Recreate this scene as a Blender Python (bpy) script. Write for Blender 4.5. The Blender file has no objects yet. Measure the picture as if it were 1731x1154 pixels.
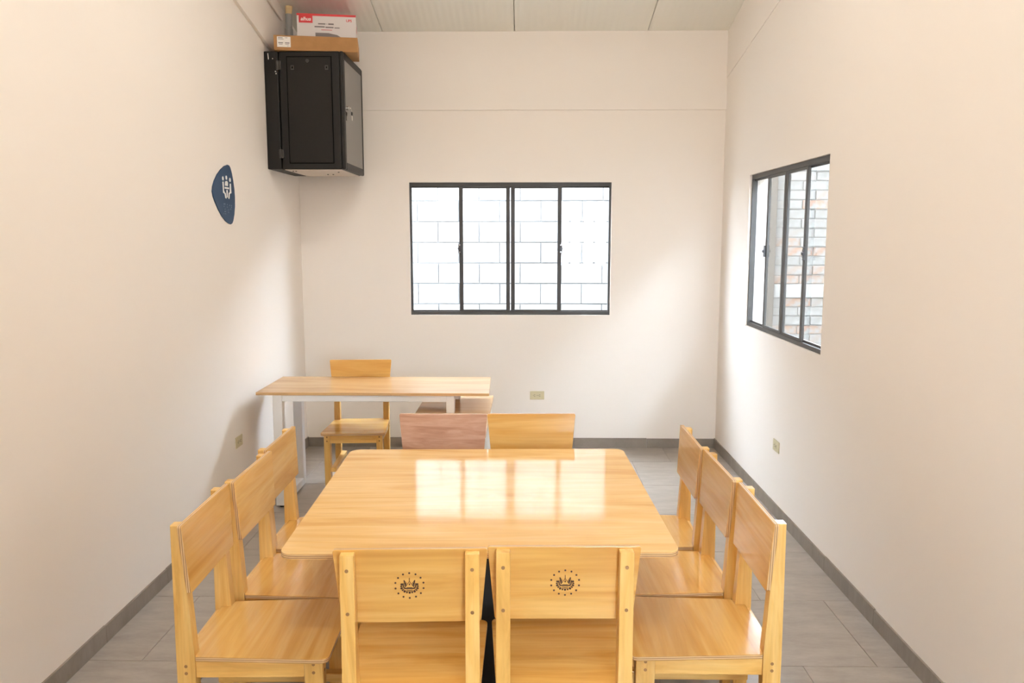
import bpy, bmesh, math, random
from mathutils import Vector, Matrix
random.seed(7)
sc = bpy.context.scene
C = sc.collection

# ------------------------------------------------------------------ camera
CAM_F, CAM_YAW, CAM_PITCH, CAM_H = 1370.0, 0.01577, 0.12939, 1.728
cam = bpy.data.cameras.new('camera')
cam.sensor_fit = 'HORIZONTAL'; cam.sensor_width = 36.0
cam.lens = CAM_F / 1731.0 * 36.0
cam.clip_start = 0.05; cam.clip_end = 200
cam_o = bpy.data.objects.new('camera', cam); C.objects.link(cam_o)
cam_o.location = (0, 0, CAM_H)
cam_o.rotation_euler = (math.pi / 2 - CAM_PITCH, 0.0, CAM_YAW)
sc.camera = cam_o

# ------------------------------------------------------------------ sky and exposure
SKY_COLOR, SKY_STRENGTH, EXPOSURE = (0.87, 0.97, 1.13), 32.0, 0.62
world = bpy.data.worlds.new('overcast_sky'); sc.world = world
world.use_nodes = True
bg = world.node_tree.nodes['Background']
bg.inputs['Color'].default_value = (*SKY_COLOR, 1); bg.inputs['Strength'].default_value = SKY_STRENGTH
vs = sc.view_settings
vs.view_transform = 'Standard'; vs.look = 'None'; vs.gamma = 1.0
vs.use_curve_mapping = False; vs.exposure = EXPOSURE
sc.cycles.max_bounces = 9; sc.cycles.diffuse_bounces = 7; sc.cycles.glossy_bounces = 4
sc.cycles.transparent_max_bounces = 12; sc.cycles.sample_clamp_indirect = 6.0

# ------------------------------------------------------------------ dimensions (metres)
XL, XR, YB, YF = -1.796, 1.566, 6.528, -1.2     # left wall, right wall, back wall, wall behind the camera
WT = 0.15                                       # wall thickness
SLOPE, ZC = 0.213, 3.293                        # shed ceiling: height at back wall, rise towards the camera
def ceil_z(y): return ZC + SLOPE * (YB - y)

# ------------------------------------------------------------------ materials
MATS = {}
def new_mat(name):
    m = bpy.data.materials.new(name); m.use_nodes = True
    nt = m.node_tree; b = nt.nodes['Principled BSDF']
    MATS[name] = m
    return m, nt, b
def nd(nt, t, **kw):
    n = nt.nodes.new(t)
    for k, v in kw.items(): setattr(n, k, v)
    return n
def ramp(nt, fac, stops):
    r = nd(nt, 'ShaderNodeValToRGB')
    e = r.color_ramp.elements
    while len(e) > 1: e.remove(e[0])
    e[0].position, e[0].color = stops[0][0], (*stops[0][1], 1)
    for p, c in stops[1:]:
        k = e.new(p); k.color = (*c, 1)
    nt.links.new(fac, r.inputs[0]); return r.outputs[0]
def plain(name, col, rough=0.5, metal=0.0, bump=0.0, bscale=60.0, var=0.0, spec=0.5):
    m, nt, b = new_mat(name)
    b.inputs['Base Color'].default_value = (*col, 1)
    b.inputs['Roughness'].default_value = rough; b.inputs['Metallic'].default_value = metal
    b.inputs['Specular IOR Level'].default_value = spec
    if bump or var:
        tc = nd(nt, 'ShaderNodeTexCoord'); no = nd(nt, 'ShaderNodeTexNoise')
        no.inputs['Scale'].default_value = bscale; no.inputs['Detail'].default_value = 4
        nt.links.new(tc.outputs['Object'], no.inputs['Vector'])
        if var:
            c = ramp(nt, no.outputs['Fac'], [(0.3, tuple(x * (1 - var) for x in col)), (0.7, tuple(min(1, x * (1 + var)) for x in col))])
            nt.links.new(c, b.inputs['Base Color'])
        if bump:
            bp = nd(nt, 'ShaderNodeBump'); bp.inputs['Strength'].default_value = bump; bp.inputs['Distance'].default_value = 0.002
            nt.links.new(no.outputs['Fac'], bp.inputs['Height']); nt.links.new(bp.outputs[0], b.inputs['Normal'])
    return m

def wood(name, dark, mid, light, rough=0.2, coat=0.0, grain='x', scale=1.0, figure=1.0, spec=0.5):
    """varnished timber: stretched noise along the grain plus fine pores, shifted for each object"""
    m, nt, b = new_mat(name)
    tc = nd(nt, 'ShaderNodeTexCoord'); oi = nd(nt, 'ShaderNodeObjectInfo')
    off = nd(nt, 'ShaderNodeVectorMath', operation='SCALE'); off.inputs[0].default_value = (7.3, 4.1, 9.7)
    nt.links.new(oi.outputs['Random'], off.inputs['Scale'])
    ad = nd(nt, 'ShaderNodeVectorMath', operation='ADD')
    nt.links.new(tc.outputs['Object'], ad.inputs[0]); nt.links.new(off.outputs[0], ad.inputs[1])
    along, across = 1.3 * scale, 11.0 * scale
    s = {'x': (along, across, across), 'y': (across, along, across), 'z': (across, across, along)}[grain]
    mp = nd(nt, 'ShaderNodeMapping'); mp.inputs['Scale'].default_value = s
    nt.links.new(ad.outputs[0], mp.inputs['Vector'])
    n1 = nd(nt, 'ShaderNodeTexNoise'); n1.inputs['Scale'].default_value = 1.0
    n1.inputs['Detail'].default_value = 5; n1.inputs['Distortion'].default_value = 1.2 * figure; n1.inputs['Roughness'].default_value = 0.55
    nt.links.new(mp.outputs[0], n1.inputs['Vector'])
    mp2 = nd(nt, 'ShaderNodeMapping'); mp2.inputs['Scale'].default_value = tuple(v * (9 if v > along + 1 else 2.5) for v in s)
    nt.links.new(ad.outputs[0], mp2.inputs['Vector'])
    n2 = nd(nt, 'ShaderNodeTexNoise'); n2.inputs['Scale'].default_value = 1.0; n2.inputs['Detail'].default_value = 2
    nt.links.new(mp2.outputs[0], n2.inputs['Vector'])
    col = ramp(nt, n1.outputs['Fac'], [(0.30, dark), (0.46, mid), (0.62, light), (0.75, mid)])
    mx = nd(nt, 'ShaderNodeMix', data_type='RGBA', blend_type='MULTIPLY'); mx.inputs['Factor'].default_value = 0.24
    fine = ramp(nt, n2.outputs['Fac'], [(0.35, (0.72, 0.66, 0.6)), (0.6, (1, 1, 1))])
    nt.links.new(col, mx.inputs['A']); nt.links.new(fine, mx.inputs['B'])
    hv = nd(nt, 'ShaderNodeHueSaturation')
    vr = nd(nt, 'ShaderNodeMapRange'); vr.inputs['To Min'].default_value = 0.90; vr.inputs['To Max'].default_value = 1.08
    nt.links.new(oi.outputs['Random'], vr.inputs['Value']); nt.links.new(vr.outputs[0], hv.inputs['Value'])
    nt.links.new(mx.outputs['Result'], hv.inputs['Color'])
    nt.links.new(hv.outputs[0], b.inputs['Base Color'])
    b.inputs['Roughness'].default_value = rough; b.inputs['Specular IOR Level'].default_value = spec
    b.inputs['Coat Weight'].default_value = coat; b.inputs['Coat Roughness'].default_value = 0.10
    bp = nd(nt, 'ShaderNodeBump'); bp.inputs['Strength'].default_value = 0.05; bp.inputs['Distance'].default_value = 0.001
    nt.links.new(n2.outputs['Fac'], bp.inputs['Height']); nt.links.new(bp.outputs[0], b.inputs['Normal'])
    return m

def ply_edge(name, axis, pitch, c1, c2):
    m, nt, b = new_mat(name)
    tc = nd(nt, 'ShaderNodeTexCoord'); sp = nd(nt, 'ShaderNodeSeparateXYZ'); nt.links.new(tc.outputs['Object'], sp.inputs[0])
    mu = nd(nt, 'ShaderNodeMath', operation='MULTIPLY'); mu.inputs[1].default_value = 2 * math.pi / pitch
    nt.links.new(sp.outputs[axis], mu.inputs[0])
    si = nd(nt, 'ShaderNodeMath', operation='SINE'); nt.links.new(mu.outputs[0], si.inputs[0])
    mr = nd(nt, 'ShaderNodeMapRange'); mr.inputs['From Min'].default_value = -1; nt.links.new(si.outputs[0], mr.inputs['Value'])
    nt.links.new(ramp(nt, mr.outputs[0], [(0.25, c1), (0.6, c2)]), b.inputs['Base Color'])
    b.inputs['Roughness'].default_value = 0.4
    return m

wall_m = plain('wall_paint', (0.89, 0.838, 0.785), 0.75, bump=0.12, bscale=35, spec=0.25)
plain('back_wall_paint', (0.89, 0.838, 0.785), 0.75, bump=0.12, bscale=35, spec=0.25)
plain('exterior_render', (0.75, 0.73, 0.70), 0.9)
plain('grout', (0.38, 0.34, 0.30), 0.9)
def tile_mat(name, c1, c2, rough):
    m, nt, b = new_mat(name)
    tc = nd(nt, 'ShaderNodeTexCoord'); oi = nd(nt, 'ShaderNodeObjectInfo')
    off = nd(nt, 'ShaderNodeVectorMath', operation='SCALE'); off.inputs[0].default_value = (5.3, 8.1, 2.7)
    nt.links.new(oi.outputs['Random'], off.inputs['Scale'])
    ad = nd(nt, 'ShaderNodeVectorMath', operation='ADD')
    nt.links.new(tc.outputs['Object'], ad.inputs[0]); nt.links.new(off.outputs[0], ad.inputs[1])
    mp = nd(nt, 'ShaderNodeMapping'); mp.inputs['Scale'].default_value = (3.0, 9.0, 3.0); nt.links.new(ad.outputs[0], mp.inputs['Vector'])
    no = nd(nt, 'ShaderNodeTexNoise'); no.inputs['Scale'].default_value = 1.6; no.inputs['Detail'].default_value = 8; no.inputs['Roughness'].default_value = 0.7
    nt.links.new(mp.outputs[0], no.inputs['Vector'])
    nt.links.new(ramp(nt, no.outputs['Fac'], [(0.3, c1), (0.7, c2)]), b.inputs['Base Color'])
    b.inputs['Roughness'].default_value = rough
    return m
tile_mat('floor_tile', (0.29, 0.255, 0.22), (0.41, 0.365, 0.32), 0.28)
tile_mat('baseboard_tile', (0.20, 0.168, 0.138), (0.28, 0.238, 0.198), 0.45)
def ceiling_mat():
    m, nt, b = new_mat('ceiling_panel')
    b.inputs['Base Color'].default_value = (0.90, 0.895, 0.83, 1); b.inputs['Roughness'].default_value = 0.5
    tc = nd(nt, 'ShaderNodeTexCoord'); sp = nd(nt, 'ShaderNodeSeparateXYZ'); nt.links.new(tc.outputs['Object'], sp.inputs[0])
    mu = nd(nt, 'ShaderNodeMath', operation='MULTIPLY'); mu.inputs[1].default_value = 2 * math.pi / 0.05; nt.links.new(sp.outputs['X'], mu.inputs[0])
    si = nd(nt, 'ShaderNodeMath', operation='SINE'); nt.links.new(mu.outputs[0], si.inputs[0])
    bp = nd(nt, 'ShaderNodeBump'); bp.inputs['Strength'].default_value = 0.25; bp.inputs['Distance'].default_value = 0.002
    nt.links.new(si.outputs[0], bp.inputs['Height']); nt.links.new(bp.outputs[0], b.inputs['Normal'])
ceiling_mat()
# timbers
HD, HM, HL = (0.60, 0.305, 0.068), (0.71, 0.40, 0.104), (0.78, 0.48, 0.155)
wood('ply_honey', HD, HM, HL, rough=0.22, coat=0.35, grain='x', scale=0.8)
wood('ply_table', (0.72, 0.42, 0.145), (0.80, 0.51, 0.205), (0.85, 0.58, 0.27), rough=0.09, coat=0.0, grain='x', scale=0.75, figure=1.4, spec=0.38)
wood('ply_desk', (0.56, 0.31, 0.12), (0.68, 0.41, 0.18), (0.75, 0.49, 0.25), rough=0.3, coat=0.8, grain='x', scale=0.8)
wood('ply_red', (0.40, 0.20, 0.125), (0.53, 0.30, 0.20), (0.63, 0.39, 0.28), rough=0.35, coat=0.1, grain='x', scale=2.6)
wood('pine', (0.68, 0.36, 0.08), (0.82, 0.495, 0.138), (0.88, 0.585, 0.205), rough=0.3, coat=0.25, grain='z', scale=1.5)
wood('pine_rail', (0.68, 0.36, 0.08), (0.82, 0.495, 0.138), (0.88, 0.585, 0.205), rough=0.3, coat=0.25, grain='x', scale=1.5)
wood('pine_side', (0.68, 0.36, 0.08), (0.82, 0.495, 0.138), (0.88, 0.585, 0.205), rough=0.3, coat=0.25, grain='y', scale=1.5)
ply_edge('edge_z', 'Z', 0.0062, (0.36, 0.19, 0.08), (0.76, 0.52, 0.26))
ply_edge('edge_y', 'Y', 0.0062, (0.36, 0.19, 0.08), (0.76, 0.52, 0.26))
plain('plug_wood', (0.33, 0.17, 0.06), 0.5)
plain('burnt_mark', (0.055, 0.02, 0.006), 0.7)
plain('white_steel', (0.80, 0.80, 0.80), 0.35)
plain('white_board', (0.78, 0.77, 0.74), 0.5)
plain('charcoal_steel', (0.018, 0.021, 0.024), 0.45)
plain('black_rubber', (0.02, 0.02, 0.02), 0.6)
plain('window_bronze', (0.040, 0.038, 0.036), 0.45)
plain('latch_metal', (0.07, 0.07, 0.075), 0.35, metal=0.6)
plain('chrome', (0.75, 0.74, 0.72), 0.2, metal=1.0)
plain('rack_black', (0.0095, 0.0082, 0.007), 0.5, spec=0.3)
plain('rack_black_panel', (0.014, 0.012, 0.010), 0.55, spec=0.22)
plain('rack_glass', (0.06, 0.055, 0.05), 0.04, spec=1.0)
plain('gap_shade', (0.002, 0.002, 0.002), 0.9, spec=0.05)  # near black, stands in for shade in the rack's groove and slots
plain('hinge_grey', (0.035, 0.031, 0.027), 0.35)
plain('rack_underside', (0.62, 0.55, 0.48), 0.4)
plain('cardboard', (0.37, 0.19, 0.07), 0.85, var=0.08, bscale=14)
plain('box_white', (0.68, 0.64, 0.63), 0.6)
plain('box_red', (0.55, 0.02, 0.025), 0.5)
plain('paper_white', (0.80, 0.77, 0.74), 0.7)
plain('print_grey', (0.20, 0.18, 0.18), 0.7)
plain('pvc_grey', (0.33, 0.33, 0.32), 0.45)
plain('foam_beige', (0.72, 0.56, 0.30), 0.9)
plain('sign_blue', (0.030, 0.058, 0.115), 0.6, spec=0.2)
plain('sign_white', (0.85, 0.85, 0.84), 0.5)
plain('sign_braille', (0.10, 0.15, 0.22), 0.4)
plain('outlet_beige', (0.62, 0.56, 0.37), 0.4)
plain('outlet_dark', (0.08, 0.07, 0.05), 0.6)
plain('block_white', (0.20, 0.198, 0.193), 0.9, var=0.03, bscale=9)
plain('mortar', (0.092, 0.091, 0.09), 0.95)
plain('mortar_lime', (0.19, 0.183, 0.172), 0.95)
plain('concrete_band', (0.21, 0.205, 0.195), 0.9, var=0.06, bscale=8)
plain('concrete_tan', (0.075, 0.063, 0.052), 0.9)
plain('ground_grey', (0.22, 0.21, 0.195), 0.95)
def brick_mat():
    m, nt, b = new_mat('brick')
    oi = nd(nt, 'ShaderNodeObjectInfo'); tc = nd(nt, 'ShaderNodeTexCoord')
    no = nd(nt, 'ShaderNodeTexNoise'); no.inputs['Scale'].default_value = 16; no.inputs['Detail'].default_value = 5
    nt.links.new(tc.outputs['Object'], no.inputs['Vector'])
    c = ramp(nt, oi.outputs['Random'], [(0.0, (0.145, 0.14, 0.13)), (0.55, (0.17, 0.16, 0.148)), (0.78, (0.17, 0.135, 0.112)), (1.0, (0.185, 0.108, 0.072))])
    mx = nd(nt, 'ShaderNodeMix', data_type='RGBA'); nt.links.new(c, mx.inputs['A']); mx.inputs['B'].default_value = (0.185, 0.18, 0.17, 1)
    nt.links.new(ramp(nt, no.outputs['Fac'], [(0.45, (0, 0, 0)), (0.62, (1, 1, 1))]), mx.inputs['Factor'])
    nt.links.new(mx.outputs['Result'], b.inputs['Base Color']); b.inputs['Roughness'].default_value = 0.95
brick_mat()
def glass_mat():
    m, nt, b = new_mat('window_glass')
    nt.nodes.remove(b)
    out = [n for n in nt.nodes if n.type == 'OUTPUT_MATERIAL'][0]
    tr = nd(nt, 'ShaderNodeBsdfTransparent'); tr.inputs[0].default_value = (0.95, 0.97, 0.965, 1)
    gl = nd(nt, 'ShaderNodeBsdfGlossy'); gl.inputs['Roughness'].default_value = 0.01
    fr = nd(nt, 'ShaderNodeFresnel'); fr.inputs[0].default_value = 1.45
    mx = nd(nt, 'ShaderNodeMixShader')
    ge = nd(nt, 'ShaderNodeNewGeometry'); inv = nd(nt, 'ShaderNodeMath', operation='SUBTRACT'); inv.inputs[0].default_value = 1.0
    nt.links.new(ge.outputs['Backfacing'], inv.inputs[1])
    mu = nd(nt, 'ShaderNodeMath', operation='MULTIPLY'); nt.links.new(fr.outputs[0], mu.inputs[0]); nt.links.new(inv.outputs[0], mu.inputs[1])
    nt.links.new(mu.outputs[0], mx.inputs[0]); nt.links.new(tr.outputs[0], mx.inputs[1]); nt.links.new(gl.outputs[0], mx.inputs[2])
    nt.links.new(mx.outputs[0], out.inputs[0])
glass_mat()

# ------------------------------------------------------------------ mesh helpers
def obj(name, bm, mats, parent=None, loc=None, smooth=False):
    """link a bmesh as one mesh object; mats is a material name or a list of them"""
    me = bpy.data.meshes.new(name)
    bmesh.ops.recalc_face_normals(bm, faces=bm.faces[:])
    bm.to_mesh(me); bm.free()
    for n in ([mats] if isinstance(mats, str) else mats): me.materials.append(MATS[n])
    if smooth:
        for p in me.polygons: p.use_smooth = True
    o = bpy.data.objects.new(name, me); C.objects.link(o)
    if parent: o.parent = parent
    if loc: o.location = loc
    return o
def inst(name, src, parent, loc=(0, 0, 0), rot=(0, 0, 0)):
    o = bpy.data.objects.new(name, src.data); C.objects.link(o)
    o.parent = parent; o.location = loc; o.rotation_euler = rot
    return o
def thing(name, label, cat, loc=(0, 0, 0), rz=0.0, group=None):
    o = bpy.data.objects.new(name, None); C.objects.link(o)
    o.empty_display_size = 0.1
    o.location = loc; o.rotation_euler = (0, 0, rz)
    return tag(o, label, cat, group)
def tag(o, label, cat, group=None):
    o['label'] = label; o['category'] = cat
    if group: o['group'] = group
    return o
def struct(o, label=None):
    o['kind'] = 'structure'
    if label: o['label'] = label
    return o
def B(): return bmesh.new()
def box(bm, x0, x1, y0, y1, z0, z1, mi=0, bevel=0.0):
    v = [bm.verts.new(p) for p in ((x0,y0,z0),(x1,y0,z0),(x1,y1,z0),(x0,y1,z0),(x0,y0,z1),(x1,y0,z1),(x1,y1,z1),(x0,y1,z1))]
    fs = [bm.faces.new([v[i] for i in q]) for q in ((0,3,2,1),(4,5,6,7),(0,1,5,4),(1,2,6,5),(2,3,7,6),(3,0,4,7))]
    for f in fs: f.material_index = mi
    if bevel:
        es = list({e for f in fs for e in f.edges})
        bmesh.ops.bevel(bm, geom=es, offset=bevel, segments=2, affect='EDGES', profile=0.5, clamp_overlap=True)
    return bm
def prism(bm, pts, a, b, axis='z', mi_side=0, mi_cap=0, bevel=0.0):
    """extrude a closed outline: axis z -> pts are (x,y); axis x -> pts (y,z); axis y -> pts (x,z)"""
    def P(p, h):
        return {'z': (p[0], p[1], h), 'x': (h, p[0], p[1]), 'y': (p[0], h, p[1])}[axis]
    lo = [bm.verts.new(P(p, a)) for p in pts]; hi = [bm.verts.new(P(p, b)) for p in pts]
    n = len(pts); fs = []
    f1 = bm.faces.new(lo[::-1]); f2 = bm.faces.new(hi); f1.material_index = f2.material_index = mi_cap
    for i in range(n):
        f = bm.faces.new((lo[i], lo[(i+1) % n], hi[(i+1) % n], hi[i])); f.material_index = mi_side; fs.append(f)
    if bevel:
        es = list(set(f1.edges) | set(f2.edges))
        bmesh.ops.bevel(bm, geom=es, offset=bevel, segments=2, affect='EDGES', profile=0.5, clamp_overlap=True)
    return bm
def cyl(bm, p0, p1, r, n=16, r2=None):
    p0, p1 = Vector(p0), Vector(p1); d = (p1 - p0).normalized()
    u = d.orthogonal().normalized(); w = d.cross(u)
    r2 = r if r2 is None else r2
    lo = [bm.verts.new(p0 + (u * math.cos(2*math.pi*i/n) + w * math.sin(2*math.pi*i/n)) * r) for i in range(n)]
    hi = [bm.verts.new(p1 + (u * math.cos(2*math.pi*i/n) + w * math.sin(2*math.pi*i/n)) * r2) for i in range(n)]
    bm.faces.new(lo[::-1]); bm.faces.new(hi)
    for i in range(n): bm.faces.new((lo[i], lo[(i+1) % n], hi[(i+1) % n], hi[i]))
    return bm
def rounded(pts, radii, seg=6):
    """round the corners of a polygon"""
    out = []; n = len(pts)
    for i, p in enumerate(pts):
        r = radii[i]; p = Vector(p)
        if r <= 0: out.append(tuple(p)); continue
        a = (Vector(pts[i-1]) - p).normalized(); b = (Vector(pts[(i+1) % n]) - p).normalized()
        ang = a.angle(b); t = r / math.tan(ang / 2)
        c = p + (a + b).normalized() * (r / math.sin(ang / 2))
        s = p + a * t - c; e = p + b * t - c
        a0 = math.atan2(s.y, s.x); a1 = math.atan2(e.y, e.x); d = (a1 - a0 + math.pi) % (2*math.pi) - math.pi
        for k in range(seg + 1):
            th = a0 + d * k / seg; out.append((c.x + r * math.cos(th), c.y + r * math.sin(th)))
    return out

# ================================================================== THE ROOM
W1 = (-0.921, 0.686, 1.0944, 2.1496)        # back window opening x0,x1,z0,z1
W2 = (4.2734, 5.7694, 1.0988, 2.1473)       # right window opening y0,y1,z0,z1
# floor: a slab with separate tiles in running bond
bm = B(); box(bm, XL - WT, XR + WT, YF - WT, YB + WT, -0.12, -0.004)
floor = struct(obj('floor', bm, 'grout'))
TILE, G = 0.6, 0.0015
bm = B(); box(bm, G, TILE - G, G, TILE - G, -0.010, 0.0, bevel=0.0008); tile_src = obj('tile', bm, 'floor_tile', floor)
cut = {}
first = True; row = 0
y = 3.105 - 9 * TILE
while y < YB:
    x = 1.43 - 6 * TILE - (TILE / 2 if row % 2 == 0 else 0)
    while x < XR:
        x0, x1, y0, y1 = max(x, XL), min(x + TILE, XR), max(y, YF), min(y + TILE, YB)
        if x1 - x0 > 0.01 and y1 - y0 > 0.01:
            if x1 - x0 > TILE - 1e-6 and y1 - y0 > TILE - 1e-6:
                if first: tile_src.location = (x, y, 0); first = False
                else: inst('tile', tile_src, floor, (x, y, 0))
            else:
                bm = B(); box(bm, G, x1 - x0 - G, G, y1 - y0 - G, -0.010, 0.0, bevel=0.0008); obj('tile', bm, 'floor_tile', floor, (x0, y0, 0))
        x += TILE
    y += TILE; row += 1

# walls
bm = B()
x0, x1, z0, z1 = W1
ztop = ceil_z(YB) + 0.06
box(bm, XL - WT, x0, YB, YB + WT, -0.12, ztop); box(bm, x1, XR + WT, YB, YB + WT, -0.12, ztop)
box(bm, x0, x1, YB, YB + WT, -0.12, z0); box(bm, x0, x1, YB, YB + WT, z1, ztop)
struct(obj('wall_back', bm, 'back_wall_paint'))
def side_prism(bm, xa, xb, ya, yb, za=-0.12, zb=None):
    if zb is None: pts = [(ya, za), (yb, za), (yb, ceil_z(yb) + 0.06), (ya, ceil_z(ya) + 0.06)]
    else: pts = [(ya, za), (yb, za), (yb, zb), (ya, zb)]
    prism(bm, pts, xa, xb, 'x')
bm = B()
side_prism(bm, XL - WT, XL, YF, YB)
struct(obj('wall_left', bm, 'wall_paint'))
bm = B()
side_prism(bm, XR, XR + WT, YF, W2[0]); side_prism(bm, XR, XR + WT, W2[1], YB)
for y0, y1, z0, z1 in (W2,):
    side_prism(bm, XR, XR + WT, y0, y1, zb=z0); side_prism(bm, XR, XR + WT, y0, y1, za=z1)
struct(obj('wall_right', bm, 'wall_paint'))
# wall behind the camera with an invented door, shut to keep daylight out
DX0, DX1, DZ = -0.60, 0.40, 2.1
bm = B(); zt = ceil_z(YF) + 0.06
box(bm, XL - WT, DX0, YF - WT, YF, -0.12, zt); W3 = (0.55, 1.45, 1.15, 2.15)               # unseen window added to light the chair backs from behind
box(bm, DX1, W3[0], YF - WT, YF, -0.12, zt); box(bm, W3[1], XR + WT, YF - WT, YF, -0.12, zt)
box(bm, W3[0], W3[1], YF - WT, YF, -0.12, W3[2]); box(bm, W3[0], W3[1], YF - WT, YF, W3[3], zt); box(bm, DX0, DX1, YF - WT, YF, DZ, zt)
struct(obj('wall_front', bm, 'wall_paint'))
bm = B(); box(bm, DX0, DX0 + 0.05, YF - WT, YF, 0, DZ); box(bm, DX1 - 0.05, DX1, YF - WT, YF, 0, DZ); box(bm, DX0 + 0.05, DX1 - 0.05, YF - WT, YF, DZ - 0.05, DZ)
d1 = struct(obj('door_1', bm, 'charcoal_steel'))
bm = B(); box(bm, DX0 + 0.052, DX1 - 0.052, YF - 0.09, YF - 0.045, 0.005, DZ - 0.052, bevel=0.002); lf = obj('door_leaf', bm, 'white_board', d1)
bm = B(); cyl(bm, (DX0 + 0.12, YF - 0.045, 1.0), (DX0 + 0.12, YF + 0.01, 1.0), 0.011, 12); cyl(bm, (DX0 + 0.11, YF + 0.01, 1.0), (DX0 + 0.23, YF + 0.01, 1.0), 0.009, 12); obj('door_handle', bm, 'chrome', lf)
# ring beams: plaster bands above the walls, following the roof slope on the sides
bm = B(); box(bm, XL, XR, YB - 0.011, YB, 2.705, ceil_z(YB) + 0.02); struct(obj('trim_1', bm, 'back_wall_paint'))
bm = B(); zb = lambda y: 2.885 + 0.205 * (YB - y)
prism(bm, [(YF, zb(YF)), (YB - 0.006, zb(YB - 0.006)), (YB - 0.006, ceil_z(YB)), (YF, ceil_z(YF))], XL, XL + 0.022, 'x')
struct(obj('trim_2', bm, 'wall_paint'))
bm = B(); zb2 = lambda y: 2.940 + 0.171 * (YB - y)
prism(bm, [(YF, zb2(YF)), (YB - 0.006, zb2(YB - 0.006)), (YB - 0.006, ceil_z(YB)), (YF, ceil_z(YF))], XR - 0.005, XR, 'x')
struct(obj('trim_3', bm, 'wall_paint'))
# ceiling: insulated roof panels side by side under one deck
def slope_slab(bm, xa, xb, ya, yb, lo, hi, bevel=0.0):
    prism(bm, [(ya, ceil_z(ya) + lo), (yb, ceil_z(yb) + lo), (yb, ceil_z(yb) + hi), (ya, ceil_z(ya) + hi)], xa, xb, 'x', bevel=bevel)
bm = B(); slope_slab(bm, XL - 0.25, XR + 1.65, YF - WT - 0.05, YB + WT + 0.05, 0.05, 0.13)   # roof deck; eave stretched over the side passage to shade the bricks
ceiling = struct(obj('ceiling', bm, 'ceiling_panel'))
edges = [XL - WT, -1.1067, -0.0831, 0.9445, XR + WT]
for a, b_ in zip(edges[:-1], edges[1:]):
    bm = B(); slope_slab(bm, a + 0.0025, b_ - 0.0025, YF - WT, YB + WT, 0.0, 0.05, bevel=0.003); obj('panel', bm, 'ceiling_panel', ceiling)

# baseboards cut from the same tile, piece by piece
def baseboard(name, axis, fixed, a0, a1, sgn, n0):
    root = struct(bpy.data.objects.new(name, None)); C.objects.link(root)
    a = n0; T = 0.010
    while a < a1:
        s, e = max(a, a0) + 0.001, min(a + 0.6, a1) - 0.001
        h = 0.0795 + random.uniform(-0.003, 0.003)
        if e - s > 0.02:
            bm = B()
            f0, f1 = sorted((fixed, fixed + sgn * T))
            if axis == 'y': box(bm, f0, f1, s, e, 0.0, h, bevel=0.001)
            else: box(bm, s, e, f0, f1, 0.0, h, bevel=0.001)
            obj('tile', bm, 'baseboard_tile', root)
        a += 0.6
baseboard('baseboard_left', 'y', XL, YF, YB, 1, YF - 0.35)
baseboard('baseboard_right', 'y', XR, YF, YB, -1, YF - 0.15)
baseboard('baseboard_back', 'x', YB, XL + 0.011, XR - 0.011, -1, XL - 0.2)

# ------------------------------------------------------------------ sliding windows
def sliding_window(name, width, height, M, d=0.0):
    """local frame: x along the wall, z up, y into the room wall (away from the room); origin lower left of the opening"""
    bm = B(); fy0, fy1 = 0.016, 0.052
    T, S = 0.030, 0.017
    box(bm, 0, width, fy0, fy1, 0, T * 0.85); box(bm, 0, width, fy0, fy1, height - T, height)
    box(bm, 0, S, fy0, fy1, T * 0.85, height - T); box(bm, width - S, width, fy0, fy1, T * 0.85, height - T)
    # track ridges
    box(bm, S, width - S, 0.036, 0.039, T * 0.85, T * 0.85 + 0.012); box(bm, S, width - S, 0.036, 0.039, height - T - 0.012, height - T)
    w = struct(obj(name, bm, 'window_bronze')); w.matrix_world = M
    zb_, zt_ = T * 0.85, height - T
    # fixed outer panes
    q = width * 0.245
    for a, b_ in ((S, q + 0.02), (width - q - 0.02, width - S)):
        bm = B(); box(bm, a, b_, 0.042, 0.046, zb_, zt_); obj('pane', bm, 'window_glass', w)
    # two sliding sashes that do not quite meet in the middle
    sw = width * 0.2537
    for s, (a, b_) in enumerate(((q, q + sw), (width - q - sw + 0.003, width - q))):
        bm = B(); st, rl = 0.032, 0.016
        box(bm, a, a + st, 0.018, 0.035, zb_ + 0.001, zt_ - 0.001, bevel=0.002); box(bm, b_ - st, b_, 0.018, 0.035, zb_ + 0.001, zt_ - 0.001, bevel=0.002)
        box(bm, a + st, b_ - st, 0.019, 0.034, zb_ + 0.001, zb_ + 0.001 + rl); box(bm, a + st, b_ - st, 0.019, 0.034, zt_ - 0.001 - rl, zt_ - 0.001)
        sash = obj('sash', bm, 'window_bronze', w)
        bm = B(); box(bm, a + st - 0.004, b_ - st + 0.004, 0.025, 0.029, zb_ + rl - 0.003, zt_ - rl + 0.003); obj('pane', bm, 'window_glass', sash)
        # crescent latch on the outer stile
        lx = a + 0.004 if s == 0 else b_ - 0.004
        bm = B(); box(bm, lx - 0.011, lx + 0.011, 0.007, 0.018, height * 0.47, height * 0.47 + 0.075, bevel=0.003)
        side = -1 if s == 0 else 1
        box(bm, lx + side * 0.004 - 0.012, lx + side * 0.004 + 0.012, 0.000, 0.009, height * 0.47 + 0.028, height * 0.47 + 0.046, bevel=0.002)
        la = obj('latch', bm, 'latch_metal', sash)
        for dz in (0.010, 0.065):
            bm = B(); cyl(bm, (lx, 0.0075, height * 0.47 + dz), (lx, 0.0055, height * 0.47 + dz), 0.004, 10); obj('screw', bm, 'chrome', sash)
    return w
sliding_window('window_1', W1[1] - W1[0], W1[3] - W1[2], Matrix.Translation((W1[0], YB, W1[2])))
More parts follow.
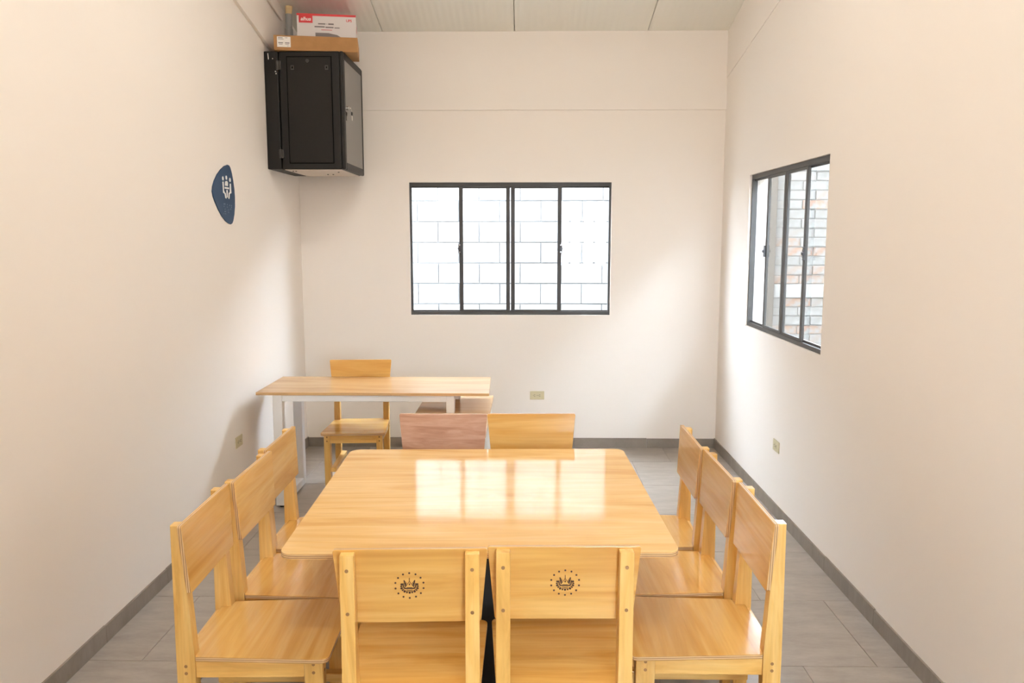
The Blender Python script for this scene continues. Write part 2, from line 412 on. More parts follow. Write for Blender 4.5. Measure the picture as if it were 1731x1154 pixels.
# right wall: local x runs from the far jamb towards the camera (-y), local y points outwards (+x)
M2 = Matrix(((0, 1, 0, XR), (-1, 0, 0, W2[1]), (0, 0, 1, W2[2]), (0, 0, 0, 1)))
sliding_window('window_2', W2[1] - W2[0], W2[3] - W2[2], M2)
M3 = Matrix(((-1, 0, 0, W3[1]), (0, -1, 0, YF), (0, 0, 1, W3[2]), (0, 0, 0, 1)))
sliding_window('window_fill', W3[1] - W3[0], W3[3] - W3[2], M3)  # added for daylight from behind the camera, out of view

# ================================================================== OUTDOORS, seen through the windows, plus unseen light blockers
bm = B(); box(bm, -40, 40, -40, 40, -0.40, -0.13)
struct(obj('ground', bm, 'ground_grey'))
YO = 7.95
bm = B(); box(bm, -2.6, 2.30, YO + 0.010, YO + 0.17, -0.13, 2.664)
wo = struct(obj('wall_outside_back', bm, 'mortar'), 'whitewashed concrete block wall of the alley behind the house')
J = 0.011
bm = B(); box(bm, J/2, 0.4 - J/2, 0, 0.05, J/2, 0.2 - J/2, bevel=0.004); blk = obj('block', bm, 'block_white', wo); blk_used = False
bm = B(); box(bm, J/2, 0.2 - J/2, 0, 0.05, J/2, 0.2 - J/2, bevel=0.004); half = obj('block', bm, 'block_white', wo); half_used = False
zr = 1.0655 - 0.2 * 5; r = 0
while zr + 0.2 <= 2.67:
    xs = -2.5 + (0.2 if r % 2 else 0.0) + 0.055
    if r % 2:
        p = (xs - 0.2, YO + random.uniform(-.002, .002), zr)
        if half_used: inst('block', half, wo, p)
        else: half.location = p; half_used = True
    while xs + 0.4 <= 2.31:
        p = (xs, YO + random.uniform(-.003, .003), zr)
        if blk_used: inst('block', blk, wo, p)
        else: blk.location = p; blk_used = True
        xs += 0.4
    zr += 0.2; r += 1
# old brick wall to the right, past a concrete column
bm = B(); box(bm, 2.42, 4.9, YO + 0.012, YO + 0.2, -0.13, 2.664)
wb = struct(obj('wall_outside_brick', bm, 'mortar_lime'), 'old whitewashed brick wall outside the right window')
bm = B(); box(bm, 2.305, 2.418, YO - 0.05, YO + 0.2, -0.13, 2.72, bevel=0.006); struct(obj('wall_outside_column', bm, 'concrete_tan'), 'bare concrete column between block wall and brick wall')
bm = B(); box(bm, 2.42, 4.9, YO - 0.02, YO + 0.012, 1.132, 1.262, bevel=0.005); obj('concrete_band', bm, 'concrete_band', wb)
bm = B(); box(bm, 0.005, 0.245, 0, 0.03, 0.005, 0.085, bevel=0.004); bk = obj('brick', bm, 'brick', wb); bk_used = False
def lay(z0, z1):
    global bk_used
    z = z0; r = 0
    while z + 0.09 <= z1 + 1e-4:
        x = 2.42 + (0.125 if r % 2 else 0)
        while x + 0.25 <= 4.9:
            p = (x, YO + random.uniform(-.006, .004), z)
            if bk_used: inst('brick', bk, wb, p)
            else: bk.location = p; bk_used = True
            x += 0.25
        z += 0.09; r += 1
lay(1.262, 2.66); lay(0.05, 1.132)

bm = B(); box(bm, XR + WT + 0.02, 3.34, 5.9, 7.72, 3.02, 3.08); struct(obj('shade_slab_outside', bm, 'exterior_render'), 'unseen slab added to shade the brick wall')  # added out of view to cut sky light on the bricks
bm = B(); box(bm, 3.35, 3.5, -6.0, YO - 0.03, -0.13, 3.5); struct(obj('light_block_right', bm, 'exterior_render'), 'unseen wall added to block sky light at the right window')  # added out of view to hold back sky light from the right

# ================================================================== CHAIRS
ZS, ZTOP = 0.440, 0.865
def post_front(z): return -0.200 - 0.025 * (z - ZS) / (ZTOP - ZS)
def make_chair_meshes(back_mat='ply_honey'):
    d = {}
    def keep(name, bm, mats):
        o = obj(name, bm, mats); d.setdefault(name, []).append(o); return o
    # seat: wider at the front, rounded front corners, tongue between the posts
    out = rounded([(-0.152, -0.235), (0.152, -0.235), (0.152, -0.199), (0.193, -0.199), (0.214, 0.216), (-0.214, 0.216), (-0.193, -0.199), (-0.152, -0.199)],
                  [0.004, 0.004, 0, 0.006, 0.026, 0.026, 0.006, 0], 6)
    bm = B(); prism(bm, out, ZS - 0.0155, ZS, 'z', mi_side=1, mi_cap=0, bevel=0.0016); keep('seat', bm, ['ply_honey', 'edge_z'])
    # backrest: trapezium board lying on the sloping front of the posts
    zb0, zt0, th = 0.647, 0.866, 0.0150
    bm = B()
    o2 = rounded([(-0.196, zb0), (0.196, zb0), (0.2155, zt0), (-0.2155, zt0)], [0.007] * 4, 4)
    lo = [bm.verts.new((x, post_front(z), z)) for x, z in o2]; hi = [bm.verts.new((x, post_front(z) + th, z)) for x, z in o2]
    f1 = bm.faces.new(lo); f2 = bm.faces.new(hi[::-1]); n = len(o2)
    for i in range(n):
        f = bm.faces.new((lo[i], hi[i], hi[(i+1) % n], lo[(i+1) % n])); f.material_index = 1
    bmesh.ops.bevel(bm, geom=list(set(f1.edges) | set(f2.edges)), offset=0.0012, segments=2, affect='EDGES', profile=0.5)
    keep('backrest', bm, [back_mat, 'edge_y'])
    # back legs run up as posts
    prof = [(-0.247, 0), (-0.206, 0), (-0.200, 0.30), (-0.200, ZS), (-0.2246, 0.860), (-0.254, 0.860), (-0.256, ZS), (-0.256, 0.30)]
    for s in (-1, 1):
        a, b_ = sorted((s * 0.152, s * 0.192))
        bm = B(); prism(bm, prof, a, b_, 'x', bevel=0.003); keep('back_leg', bm, 'pine')
        bm = B(); box(bm, a, b_, 0.135, 0.195, 0, ZS - 0.0155, bevel=0.003); keep('front_leg', bm, 'pine')
        a, b_ = sorted((s * 0.160, s * 0.186))
        bm = B(); box(bm, a, b_, -0.200, 0.135, ZS - 0.0725, ZS - 0.0155, bevel=0.002); keep('side_rail', bm, 'pine_side')
        a, b_ = sorted((s * 0.116, s * 0.152))
        bm = B(); box(bm, a, b_, -0.245, 0.192, 0.175, 0.205, bevel=0.003); keep('stretcher', bm, 'pine_side')
    bm = B(); box(bm, -0.152, 0.152, 0.158, 0.184, ZS - 0.0725, ZS - 0.0155, bevel=0.002); keep('front_rail', bm, 'pine_rail')
    bm = B(); box(bm, -0.152, 0.152, -0.252, -0.236, ZS - 0.0725, ZS - 0.010, bevel=0.002); keep('back_rail', bm, 'pine_rail')
    return d
PROTO = make_chair_meshes()
REDBACK = None
bm = B(); cyl(bm, (0, 0, -0.001), (0, 0, 0.0007), 0.0052, 12); PLUG = obj('dowel_plug', bm, 'plug_wood')
for lst in PROTO.values():
    for o in lst: C.objects.unlink(o)
C.objects.unlink(PLUG)

def emblem_mesh():
    """burnt-in round crest: ring of 14 dots, wreath, flags and a triangle"""
    bm = B(); k = 0.0392 / 285.0
    def dot(x, y, r, n=8):
        vs_ = [bm.verts.new(((x + r * math.cos(2*math.pi*i/n)) * k, 0, (y + r * math.sin(2*math.pi*i/n)) * k)) for i in range(n)]; bm.faces.new(vs_)
    def line(x0, y0, x1, y1, w):
        d = Vector((x1 - x0, y1 - y0)).normalized(); nn = Vector((-d.y, d.x)) * w / 2
        vs_ = [bm.verts.new((p[0] * k, 0, p[1] * k)) for p in ((x0+nn.x, y0+nn.y), (x1+nn.x, y1+nn.y), (x1-nn.x, y1-nn.y), (x0-nn.x, y0-nn.y))]; bm.faces.new(vs_)
    for i in range(14):
        t = math.pi / 2 + 2 * math.pi * i / 14; dot(292 * math.cos(t), 272 * math.sin(t), 21)
    for i in range(13):                      # wreath of leaves
        t = math.radians(160 + i * 220 / 12); dot(172 * math.cos(t), -20 + 138 * math.sin(t), 19 if i % 2 else 24, 6)
    for i in range(24):
        t0, t1 = math.radians(150 + i * 10), math.radians(160 + i * 10)
        line(150 * math.cos(t0), -15 + 120 * math.sin(t0), 150 * math.cos(t1), -15 + 120 * math.sin(t1), 9)
    for s in (-1, 1):
        line(s * 108, 118, s * 84, -20, 22); line(s * 84, 60, s * 60, -5, 15); line(s * 130, 50, s * 118, -40, 24); line(s * 118, -40, s * 95, -66, 22)
        line(s * 108, 118, s * 52, 40, 8)
        line(0, 92, s * 100, -52, 9)
    line(0, 170, 0, 92, 12); line(-100, -62, 100, -62, 24); line(-60, -98, 0, -106, 13); line(0, -106, 60, -98, 13); line(-55, -42, 55, -42, 8); line(0, 50, 0, 10, 12)
    dot(0, 22, 15)
    r = bmesh.ops.extrude_face_region(bm, geom=bm.faces[:])
    for v in r['geom']:
        if isinstance(v, bmesh.types.BMVert): v.co.y -= 0.0004
    me = bpy.data.meshes.new('emblem'); bmesh.ops.recalc_face_normals(bm, faces=bm.faces[:]); bm.to_mesh(me); bm.free()
    me.materials.append(MATS['burnt_mark']); return me
EMB = emblem_mesh()

def chair(label, x, y, rz, group, back_mat=None, emblem=None):
    t = thing('chair', label, 'chair', (x, y, 0), rz, group)
    for name, lst in PROTO.items():
        for i, src in enumerate(lst):
            o = src.copy(); C.objects.link(o); o.parent = t; o.name = name
            if name == 'backrest':
                if back_mat:
                    o.data = src.data.copy(); o.data.materials[0] = MATS[back_mat]; o['label'] = 'reddish brown plywood backrest'
                if emblem is not None:
                    e = bpy.data.objects.new('emblem', EMB); C.objects.link(e); e.parent = o
                    e.location = (emblem, post_front(0.758) - 0.0001, 0.758); e.rotation_euler = (math.atan(0.025 / 0.425), 0, 0)
                    e['label'] = 'round crest burnt into the wood'
            s = -1 if i == 0 else 1
            def plug(loc, rot):
                p = PLUG.copy(); C.objects.link(p); p.parent = o; p.location = loc; p.rotation_euler = rot; p.name = 'dowel_plug'
            if name == 'back_leg':
                for z in (0.693, 0.817): plug((s * 0.172, -0.2553 + (0.0008 if z > .8 else 0.0002), z), (math.pi/2, 0, 0))
                for z in (0.385, 0.408): plug((s * 0.192, -0.228, z), (0, s * math.pi/2, 0))
            if name == 'front_leg':
                for z in (0.385, 0.412): plug((s * 0.192, 0.165, z), (0, s * math.pi/2, 0)); plug((s * 0.172, 0.195, z), (-math.pi/2, 0, 0))
    return t
PI = math.pi
GR = 'wooden chairs around the square table'
chair('honey plywood chair with burnt crest on its back, left of the two in front', -0.327, 2.376, math.radians(2.6), GR, emblem=-0.004)
chair('honey plywood chair with burnt crest on its back, right of the two in front', 0.108, 2.402, math.radians(1.2), GR, emblem=0.003)
chair('plywood chair at left side of square table, nearest the camera', -0.823, 2.538, -PI/2 + math.radians(1.6), GR)
chair('plywood chair in the middle of the three along left side of table', -0.814, 2.970, -PI/2, GR)
chair('plywood chair at left side of square table, farthest, by the white desk leg', -0.838, 3.404, -PI/2 + math.radians(0.6), GR)
chair('plywood chair at right side of square table, nearest the camera', 0.544, 2.576, PI/2, GR)
chair('plywood chair in the middle of the three along right side of table', 0.524, 3.014, PI/2 + math.radians(1.6), GR)
chair('plywood chair at right side of square table, farthest, by the back baseboard', 0.508, 3.454, PI/2, GR)
chair('chair with reddish brown backrest at the far edge of square table', -0.397, 3.662, PI, GR, back_mat='ply_red')
chair('honey yellow chair beside the reddish one at far edge of square table', 0.0365, 3.672, PI + math.radians(0.8), GR)
chair('pale wooden chair tucked behind the white-legged desk', -1.142, 5.402, PI + math.radians(3.0), 'wooden chairs')

# ================================================================== SQUARE TABLE
tbl = thing('square_table', 'large square plywood table with rounded corners and glossy honey top', 'table', (-0.155, 3.034, 0), 0.0278)
hw, hd = 0.6265, 0.6212
bm = B(); prism(bm, rounded([(-hw, -hd), (hw, -hd), (hw, hd), (-hw, hd)], [0.042] * 4, 8), 0.7325, 0.75, 'z', mi_side=1, bevel=0.002)
obj('table_top', bm, ['ply_table', 'edge_z'], tbl)
bm = B(); box(bm, -0.26, 0.26, -0.24, 0.24, 0.7245, 0.7325, bevel=0.002); obj('mounting_plate', bm, 'charcoal_steel', tbl)
bm = B(); box(bm, -0.17, 0.17, -0.16, 0.16, 0.02, 0.7245, bevel=0.006); obj('pedestal', bm, 'charcoal_steel', tbl)
bm = B(); box(bm, -0.29, 0.29, -0.29, 0.29, 0.0, 0.02, bevel=0.004); obj('base_plate', bm, 'charcoal_steel', tbl)

# ================================================================== DESK AND ITS SIDE CABINET
desk = thing('desk', 'long plywood desk with white square-tube steel legs near back left corner', 'desk', (-0.96, 5.294, 0), 0)
X = lambda v: v + 0.96
Y = lambda v: v - 5.294
bm = B(); prism(bm, rounded([(X(-1.697), Y(5.0)), (X(-0.222), Y(4.992)), (X(-0.236), Y(5.588)), (X(-1.697), Y(5.588))], [0.006] * 4, 3), 0.732, 0.75, 'z', mi_side=1, bevel=0.0015)
obj('desk_top', bm, ['ply_desk', 'edge_z'], desk)
bm = B()
# left leg: one welded loop of square tube
y0, y1 = Y(4.995), Y(5.50); xa, xb = X(-1.591), X(-1.531)
for a, b_ in ((y0, y0 + 0.06), (y1 - 0.06, y1)): box(bm, xa, xb, a, b_, 0.012, 0.732, bevel=0.004)
box(bm, xa, xb, y0 + 0.06, y1 - 0.06, 0.012, 0.062, bevel=0.004); box(bm, xa, xb, y0 + 0.06, y1 - 0.06, 0.672, 0.732, bevel=0.004)
leg = obj('leg_frame', bm, 'white_steel', desk)
for yy in (y0 + 0.03, y1 - 0.03):
    bm = B(); cyl(bm, ((xa+xb)/2, yy, 0), ((xa+xb)/2, yy, 0.012), 0.016, 12); obj('foot', bm, 'black_rubber', leg)
for a in (Y(5.002), Y(5.45)):
    bm = B(); box(bm, X(-1.531), X(-0.493), a, a + 0.04, 0.692, 0.732, bevel=0.003); obj('rail', bm, 'white_steel', desk)
for a in (Y(5.0), Y(5.445)):
    bm = B(); box(bm, X(-0.493), X(-0.441), a, a + 0.05, 0.62, 0.732, bevel=0.003); obj('short_leg', bm, 'white_steel', desk)
bm = B(); box(bm, X(-0.441), X(-0.415), Y(5.03), Y(5.07), 0.704, 0.732, bevel=0.002); obj('bracket', bm, 'white_steel', desk)

cab = thing('low_cabinet', 'low cabinet with brown wooden top carrying right end of the desk', 'cabinet', (-0.45, 5.02, 0), 0)
x0, x1, y0, y1 = -0.24, 0.232, -0.57, 0.56
bm = B(); prism(bm, rounded([(x0, y0), (x1, y0), (x1, y1), (x0, y1)], [0.004] * 4, 2), 0.602, 0.62, 'z', mi_side=1, bevel=0.0015)
obj('cabinet_top', bm, ['ply_desk', 'edge_z'], cab)
bm = B(); box(bm, x0 + 0.025, x1 - 0.012, y0 + 0.012, y1 - 0.012, 0.06, 0.602, bevel=0.002); obj('body', bm, 'white_board', cab)
bm = B(); box(bm, x0 + 0.05, x1 - 0.03, y0 + 0.03, y1 - 0.03, 0.0, 0.06); obj('plinth', bm, 'charcoal_steel', cab)
for k in range(2):
    a = y0 + 0.016 + k * 0.553; b_ = a + 0.545
    bm = B(); box(bm, x0 + 0.008, x0 + 0.025, a, b_, 0.066, 0.598, bevel=0.002); d = obj('door', bm, 'white_board', cab)
    hy = b_ - 0.05 if k == 0 else a + 0.05
    bm = B(); cyl(bm, (x0 + 0.004, hy, 0.30), (x0 + 0.004, hy, 0.40), 0.005, 10); obj('handle', bm, 'chrome', d)

# ================================================================== WALL RACK
rk = thing('wall_rack', 'black steel network rack cabinet hung high on the left wall', 'rack cabinet', (XL, 5.742, 2.19), 0)
# local x away from the wall, y deeper into the room, z up
WX, WY, WZ = 0.546, 0.66, 0.795
bm = B(); box(bm, 0.0, 0.096, 0.0, WY, 0.0, WZ, bevel=0.006); rear = obj('rear_frame', bm, 'rack_black', rk)
bm = B(); box(bm, 0.102, WX - 0.028, 0.004, WY - 0.004, 0.0, WZ, bevel=0.006); body = obj('body', bm, 'rack_black', rk)
bm = B(); box(bm, 0.115, WX - 0.035, 0.02, WY - 0.02, -0.004, 0.002); obj('underside_plate', bm, 'rack_underside', rk)
bm = B(); box(bm, 0.154, WX - 0.079, 0.0015, 0.005, 0.039, WZ - 0.034); obj('panel_gap_shade', bm, 'gap_shade', rk)  # black plate drawn as the shaded groove round the side panel
bm = B(); box(bm, 0.160, WX - 0.085, -0.003, 0.006, 0.045, WZ - 0.040, bevel=0.002); side = obj('side_panel', bm, 'rack_black_panel', rk)
for xx in (0.185, WX - 0.125):
    bm = B(); box(bm, xx, xx + 0.022, -0.0055, -0.002, WZ - 0.125, WZ - 0.095, bevel=0.001); obj('slot_latch', bm, 'hinge_grey', side)
    bm = B(); box(bm, xx + 0.007, xx + 0.015, -0.0062, -0.005, WZ - 0.116, WZ - 0.104); obj('slot_hole_shade', bm, 'gap_shade', side)  # black patch in place of the shaded inside of the slot
bm = B(); cyl(bm, (0.30, -0.003, WZ - 0.065), (0.30, -0.007, WZ - 0.065), 0.012, 16); obj('lock', bm, 'hinge_grey', side)
for zz in (0.075, WZ - 0.125):
    bm = B(); box(bm, 0.085, 0.118, -0.010, 0.004, zz, zz + 0.06, bevel=0.002); cyl(bm, (0.100, -0.010, zz), (0.100, -0.010, zz + 0.06), 0.006, 10); obj('hinge', bm, 'hinge_grey', rk)
for px, pz in ((0.078, WZ - 0.135), (0.082, WZ - 0.15), (0.062, WZ - 0.05)):
    bm = B(); cyl(bm, (px, 0.001, pz), (px, -0.002, pz), 0.004, 8); obj('bolt', bm, 'chrome', rear)
bm = B(); cyl(bm, (0.030, -0.002, WZ - 0.015), (0.033, -0.002, WZ - 0.055), 0.003, 6); obj('cable_tie', bm, 'paper_white', rear)
for px, pz in ((0.15, 0.10), (0.17, 0.10), (0.32, 0.42), (0.36, 0.42), (0.45, 0.2)):
    bm = B(); cyl(bm, (px, pz, -0.004), (px, pz, -0.008), 0.006, 8); obj('screw', bm, 'rack_black', rk)
# glazed front door facing the room
bm = B(); fx0, fx1 = WX - 0.026, WX
box(bm, fx0, fx1, 0.0, 0.052, 0.0, WZ, bevel=0.008); box(bm, fx0, fx1, WY - 0.04, WY, 0.0, WZ, bevel=0.008)
box(bm, fx0, fx1, 0.052, WY - 0.04, 0.0, 0.05, bevel=0.004); box(bm, fx0, fx1, 0.052, WY - 0.04, WZ - 0.05, WZ, bevel=0.004)
door = obj('door', bm, 'rack_black', rk)
bm = B(); box(bm, fx0 + 0.010, fx1 - 0.002, 0.050, WY - 0.038, 0.048, WZ - 0.048); obj('pane', bm, 'rack_glass', door)
bm = B(); cyl(bm, (fx1 - 0.002, 0.115, 0.43), (fx1 + 0.008, 0.115, 0.43), 0.013, 14); lk = obj('door_lock', bm, 'chrome', door)
bm = B(); box(bm, fx1 + 0.007, fx1 + 0.022, 0.110, 0.120, 0.424, 0.436, bevel=0.002); box(bm, fx1 + 0.017, fx1 + 0.020, 0.150, 0.175, 0.352, 0.395, bevel=0.001); cyl(bm, (fx1 + 0.018, 0.118, 0.430), (fx1 + 0.018, 0.165, 0.40), 0.0022, 8); obj('key', bm, 'chrome', door)
bm = B(); box(bm, fx1 + 0.014, fx1 + 0.022, 0.148, 0.180, 0.385, 0.412, bevel=0.004); obj('key_tag', bm, 'black_rubber', door)

# ================================================================== BOXES ON THE RACK
def flat_text(name, s, size, mat, parent, loc, rot, shear=0.0):
    cu = bpy.data.curves.new(name, 'FONT'); cu.body = s; cu.size = size; cu.align_x = 'CENTER'; cu.align_y = 'CENTER'; cu.shear = shear; cu.extrude = 0.0003; cu.offset = size * 0.02
    t = bpy.data.objects.new(name, cu); C.objects.link(t)
    dg = bpy.context.evaluated_depsgraph_get(); me = bpy.data.meshes.new_from_object(t.evaluated_get(dg))
    C.objects.unlink(t); bpy.data.objects.remove(t)
    o = bpy.data.objects.new(name, me); C.objects.link(o); me.materials.clear(); me.materials.append(MATS[mat])
    o.parent = parent; o.location = loc; o.rotation_euler = rot
    return o
rz = math.radians(9.6)
car = thing('cardboard_carton', 'flat brown cardboard carton with white sticker lying on the black rack', 'box', (-1.712, 5.706, 2.986), rz)
cw, cd, ch = 0.562, 0.31, 0.098
bm = B(); box(bm, 0, cw, 0, cd, 0, ch, bevel=0.0025); obj('carton_body', bm, 'cardboard', car)
bm = B(); box(bm, 0.0, cw, -0.0008, 0.0005, ch - 0.004, ch - 0.0015); box(bm, cw * 0.54, cw * 0.70, -0.0008, 0.0005, 0.012, ch - 0.004); obj('flap_seam', bm, 'cardboard', car)
bm = B(); box(bm, 0.022, 0.112, -0.0012, 0.0003, 0.020, 0.088); lab = obj('sticker', bm, 'paper_white', car); lab['label'] = 'white shipping sticker with small print'
bm = B()
for a, b_, z, h in ((0.028, 0.060, 0.078, 0.004), (0.028, 0.066, 0.070, 0.003), (0.076, 0.092, 0.079, 0.003), (0.030, 0.062, 0.044, 0.006), (0.074, 0.104, 0.044, 0.006), (0.034, 0.058, 0.036, 0.003), (0.076, 0.100, 0.036, 0.003), (0.088, 0.098, 0.026, 0.002)):
    box(bm, a, b_, -0.0016, -0.0010, z, z + h)
obj('small_print', bm, 'print_grey', lab)
wbx = thing('white_box', 'white printed carton with red logo on top of the brown carton', 'box', (-1.590, 5.852, 3.085), rz)
ww, wd, wh = 0.405, 0.29, 0.178
bm = B(); box(bm, 0, ww, 0, wd, 0, wh, bevel=0.003); obj('carton_body', bm, 'box_white', wbx)
bm = B(); box(bm, 0.0, ww, -0.0006, wd, wh - 0.002, wh + 0.0006); box(bm, 0.0, ww, -0.0008, 0.001, wh - 0.014, wh); obj('red_top', bm, 'box_red', wbx)
bm = B(); box(bm, 0.014, 0.108, -0.0012, 0.0005, wh - 0.062, wh - 0.010); lg = obj('logo_patch', bm, 'box_red', wbx)
RX = (PI / 2, 0, 0)
flat_text('logo_text', 'alhua', 0.034, 'paper_white', lg, (0.061, -0.0015, wh - 0.037), RX, 0.25)
flat_text('box_text', 'UPS', 0.024, 'box_red', wbx, (ww - 0.048, -0.0006, wh - 0.040), RX)
bm = B()
for a, b_, z, h in ((0.145, 0.195, 0.108, 0.008), (0.200, 0.208, 0.110, 0.003), (0.214, 0.252, 0.107, 0.010), (0.120, 0.190, 0.088, 0.008), (0.195, 0.250, 0.086, 0.008), (0.256, 0.292, 0.085, 0.006)):
    box(bm, a, b_, -0.0006, 0.0004, z, z + h)
obj('small_print', bm, 'print_grey', wbx)
bm = B(); box(bm, 0.165, 0.240, -0.0006, 0.0004, 0.070, 0.0735); obj('red_print', bm, 'box_red', wbx)
bm = B(); prism(bm, [(0.125, 0.02), (0.31, 0.02), (0.275, 0.040), (0.215, 0.052), (0.125, 0.052)], -0.0006, 0.0004, 'y'); obj('printed_picture', bm, 'print_grey', wbx)
bm = B(); box(bm, ww - 0.0004, ww + 0.0006, 0.06, 0.12, 0.075, 0.12); obj('red_print', bm, 'box_red', wbx)

# pipe and conduit
pp = thing('conduit_pipe', 'grey plastic pipe rising from the rack to the ceiling', 'pipe', (-1.72, 6.12, 2.985), 0)
zc = ceil_z(6.12) - 2.985
bm = B(); cyl(bm, (0, 0, 0), (0, 0, zc - 0.055), 0.024, 20); obj('pipe', bm, 'pvc_grey', pp, smooth=False)
bm = B(); cyl(bm, (0, 0, 0.19), (0, 0, 0.235), 0.028, 20); obj('coupling', bm, 'pvc_grey', pp)
bm = B(); cyl(bm, (0, 0, zc - 0.060), (0.004, 0, zc), 0.021, 12, 0.026); obj('foam_plug', bm, 'foam_beige', pp)
bm = B(); zz = lambda y: 3.251 + 0.17 * (6.28 - y)
cyl(bm, (XL + 0.034, YF + 0.01, zz(YF)), (XL + 0.034, 6.09, zz(6.09)), 0.011, 10)
tag(obj('wall_conduit', bm, 'wall_paint', smooth=False), 'thin cream conduit running along the left wall below the ceiling', 'conduit')

# ================================================================== ADDED FILL LAMPS, unseen, above and behind the camera's view
FILL_COLOR, FILL_STRENGTH = (1.0, 0.945, 0.87), 74.0
m, nt, b = new_mat('fill_tube')
b.inputs['Base Color'].default_value = (0.9, 0.9, 0.88, 1)
b.inputs['Emission Color'].default_value = (*FILL_COLOR, 1); b.inputs['Emission Strength'].default_value = FILL_STRENGTH
for lab_, ly in (('added twin tube fill lamp above the square table', 3.2), ('added twin tube fill lamp near the entrance door', 0.7)):
    lp = thing('fill_lamp', lab_, 'ceiling lamp', (-0.12, ly, ceil_z(ly)), 0, 'added fill lamps on the ceiling')
    lp.rotation_euler = (-math.atan(SLOPE), 0, 0)
    bm = B(); box(bm, -0.62, 0.62, -0.075, 0.075, -0.045, -0.0, bevel=0.004); obj('housing', bm, 'white_steel', lp)
    for s_ in (-1, 1):
        bm = B(); cyl(bm, (-0.59, s_ * 0.04, -0.066), (0.59, s_ * 0.04, -0.066), 0.014, 6); obj('tube', bm, 'fill_tube', lp)
        for e_ in (-1, 1):
            bm = B(); box(bm, e_ * 0.605 - 0.013, e_ * 0.605 + 0.013, s_ * 0.04 - 0.016, s_ * 0.04 + 0.016, -0.085, -0.045, bevel=0.002); obj('tube_holder', bm, 'white_steel', lp)

# ================================================================== WALL SIGN
SIGN = [(4.9494, 2.1532), (4.9754, 2.1512), (4.9932, 2.1399), (5.0127, 2.1114), (5.0296, 2.0694), (5.0443, 2.0183), (5.0503, 1.9662), (5.0438, 1.9135), (5.0285, 1.8605), (5.005, 1.8207), (4.9845, 1.8038), (4.9595, 1.7982), (4.924, 1.8029), (4.8783, 1.8162), (4.8236, 1.8425), (4.7716, 1.8787), (4.722, 1.9242), (4.6963, 1.9537), (4.6869, 1.9816), (4.6969, 2.0105), (4.726, 2.0448), (4.7746, 2.083), (4.8348, 2.1165), (4.8951, 2.1411)]
HEADS = [(4.857, 2.0661), (4.9137, 2.0743), (4.9731, 2.0648)]
ICON = [[(4.8994, 2.053), (4.9231, 2.0554), (4.9362, 2.0461), (4.9336, 2.0255), (4.8844, 2.0259), (4.8891, 2.0452)], [(4.8811, 2.0182), (4.9517, 2.0181), (4.9481, 2.0076), (4.8798, 2.008)], [(4.8478, 2.0467), (4.8651, 2.0478), (4.8646, 1.9975), (4.8791, 1.9835), (4.8906, 1.982), (4.9007, 1.9499), (4.8836, 1.9533), (4.8738, 1.9782), (4.8512, 1.9821)], [(4.9668, 2.0429), (4.9837, 2.0431), (4.9864, 1.987), (4.9591, 1.9808), (4.9494, 1.9504), (4.9329, 1.9522), (4.9428, 1.9847), (4.9617, 1.9921)], [(4.9071, 2.0019), (4.9283, 2.0018), (4.9205, 1.9576), (4.9086, 1.957)]]
BRAILLE = [(4.8559, 1.9171), (4.8732, 1.917), (4.9081, 1.9149), (4.9494, 1.9122), (4.9795, 1.9111), (4.854, 1.9023), (4.9063, 1.8999), (4.9782, 1.9003), (4.8694, 1.886), (4.9281, 1.8844), (4.862, 1.873), (4.8771, 1.8727), (4.9263, 1.8698), (4.8489, 1.8609), (4.8755, 1.8599), (4.9647, 1.889)]
CY, CZ = 4.87, 1.98
sg = thing('meeting_room_sign', 'rounded dark blue wall sign with white icon of people at a table', 'sign', (XL, CY, CZ))
L_ = lambda pts: [(a - CY, b - CZ) for a, b in pts]
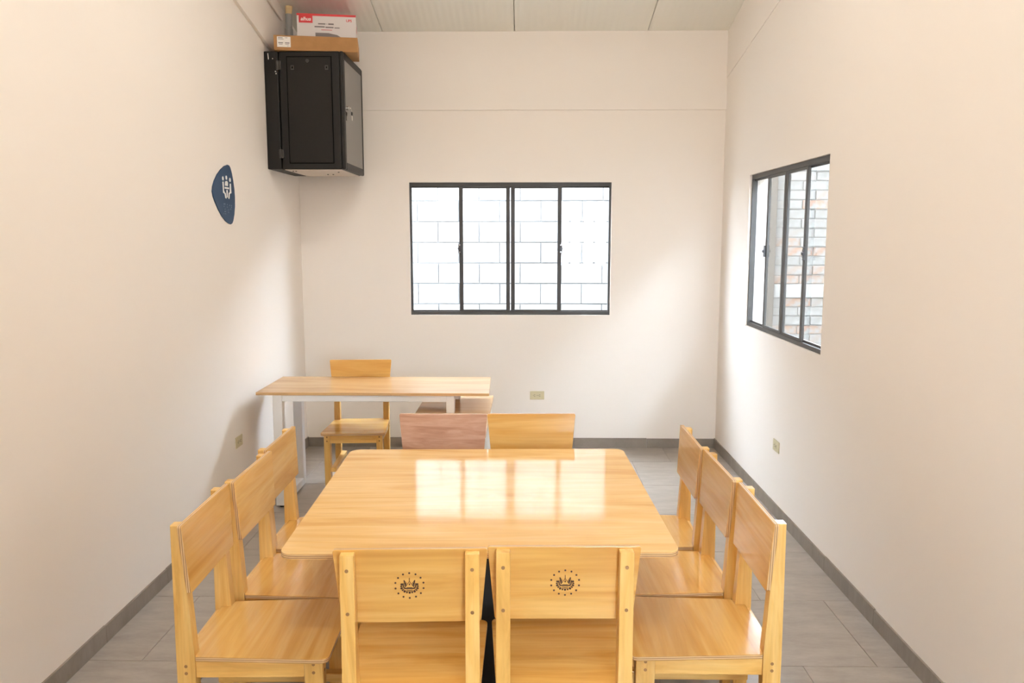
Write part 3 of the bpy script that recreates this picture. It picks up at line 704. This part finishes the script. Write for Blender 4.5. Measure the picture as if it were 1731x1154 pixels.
bm = B(); prism(bm, L_(SIGN), 0.0, 0.006, 'x', bevel=0.001); obj('plate', bm, 'sign_blue', sg)
bm = B()
for q in ICON: prism(bm, L_(q), 0.0055, 0.0075, 'x')
for hy, hz in HEADS:
    prism(bm, [(hy - CY + 0.0125 * math.cos(2*PI*i/14), hz - CZ + 0.0125 * math.sin(2*PI*i/14)) for i in range(14)], 0.0055, 0.0075, 'x')
obj('icon', bm, 'sign_white', sg)
bm = B()
for hy, hz in BRAILLE: cyl(bm, (0.0055, hy - CY, hz - CZ), (0.0085, hy - CY, hz - CZ), 0.0048, 8, 0.003)
obj('braille_dots', bm, 'sign_braille', sg)

# ================================================================== OUTLETS
def outlet(label, M):
    """local x across, z up, y = -out of the wall"""
    t = thing('power_outlet', label, 'outlet', group='beige wall outlets'); t.matrix_world = M
    bm = B(); box(bm, -0.058, 0.058, -0.006, 0.0, -0.035, 0.035, bevel=0.002); obj('cover_plate', bm, 'outlet_beige', t)
    for s in (-1, 1):
        bm = B(); prism(bm, rounded([(s*0.021 - 0.016, -0.016), (s*0.021 + 0.016, -0.016), (s*0.021 + 0.016, 0.016), (s*0.021 - 0.016, 0.016)], [0.007] * 4, 4), -0.0075, -0.005, 'y'); so = obj('socket', bm, 'outlet_beige', t)
        bm = B()
        for dz in (-0.006, 0.006): box(bm, s*0.021 - 0.005, s*0.021 + 0.005, -0.0079, -0.007, dz - 0.0015, dz + 0.0015)
        cyl(bm, (s*0.021 - 0.010, -0.0079, 0), (s*0.021 - 0.010, -0.007, 0), 0.0026, 8); obj('slots', bm, 'outlet_dark', so)
    bm = B(); cyl(bm, (0, -0.007, 0), (0, -0.0055, 0), 0.003, 8); obj('screw', bm, 'outlet_dark', t)
outlet('beige double outlet on the back wall below the window', Matrix.Translation((0.103, YB, 0.435)))
outlet('beige outlet low on the right wall', Matrix.Translation((XR, 4.933, 0.435)) @ Matrix.Rotation(-PI/2, 4, 'Z'))
outlet('beige outlet low on the left wall beside the desk', Matrix.Translation((XL, 4.94, 0.45)) @ Matrix.Rotation(PI/2, 4, 'Z'))
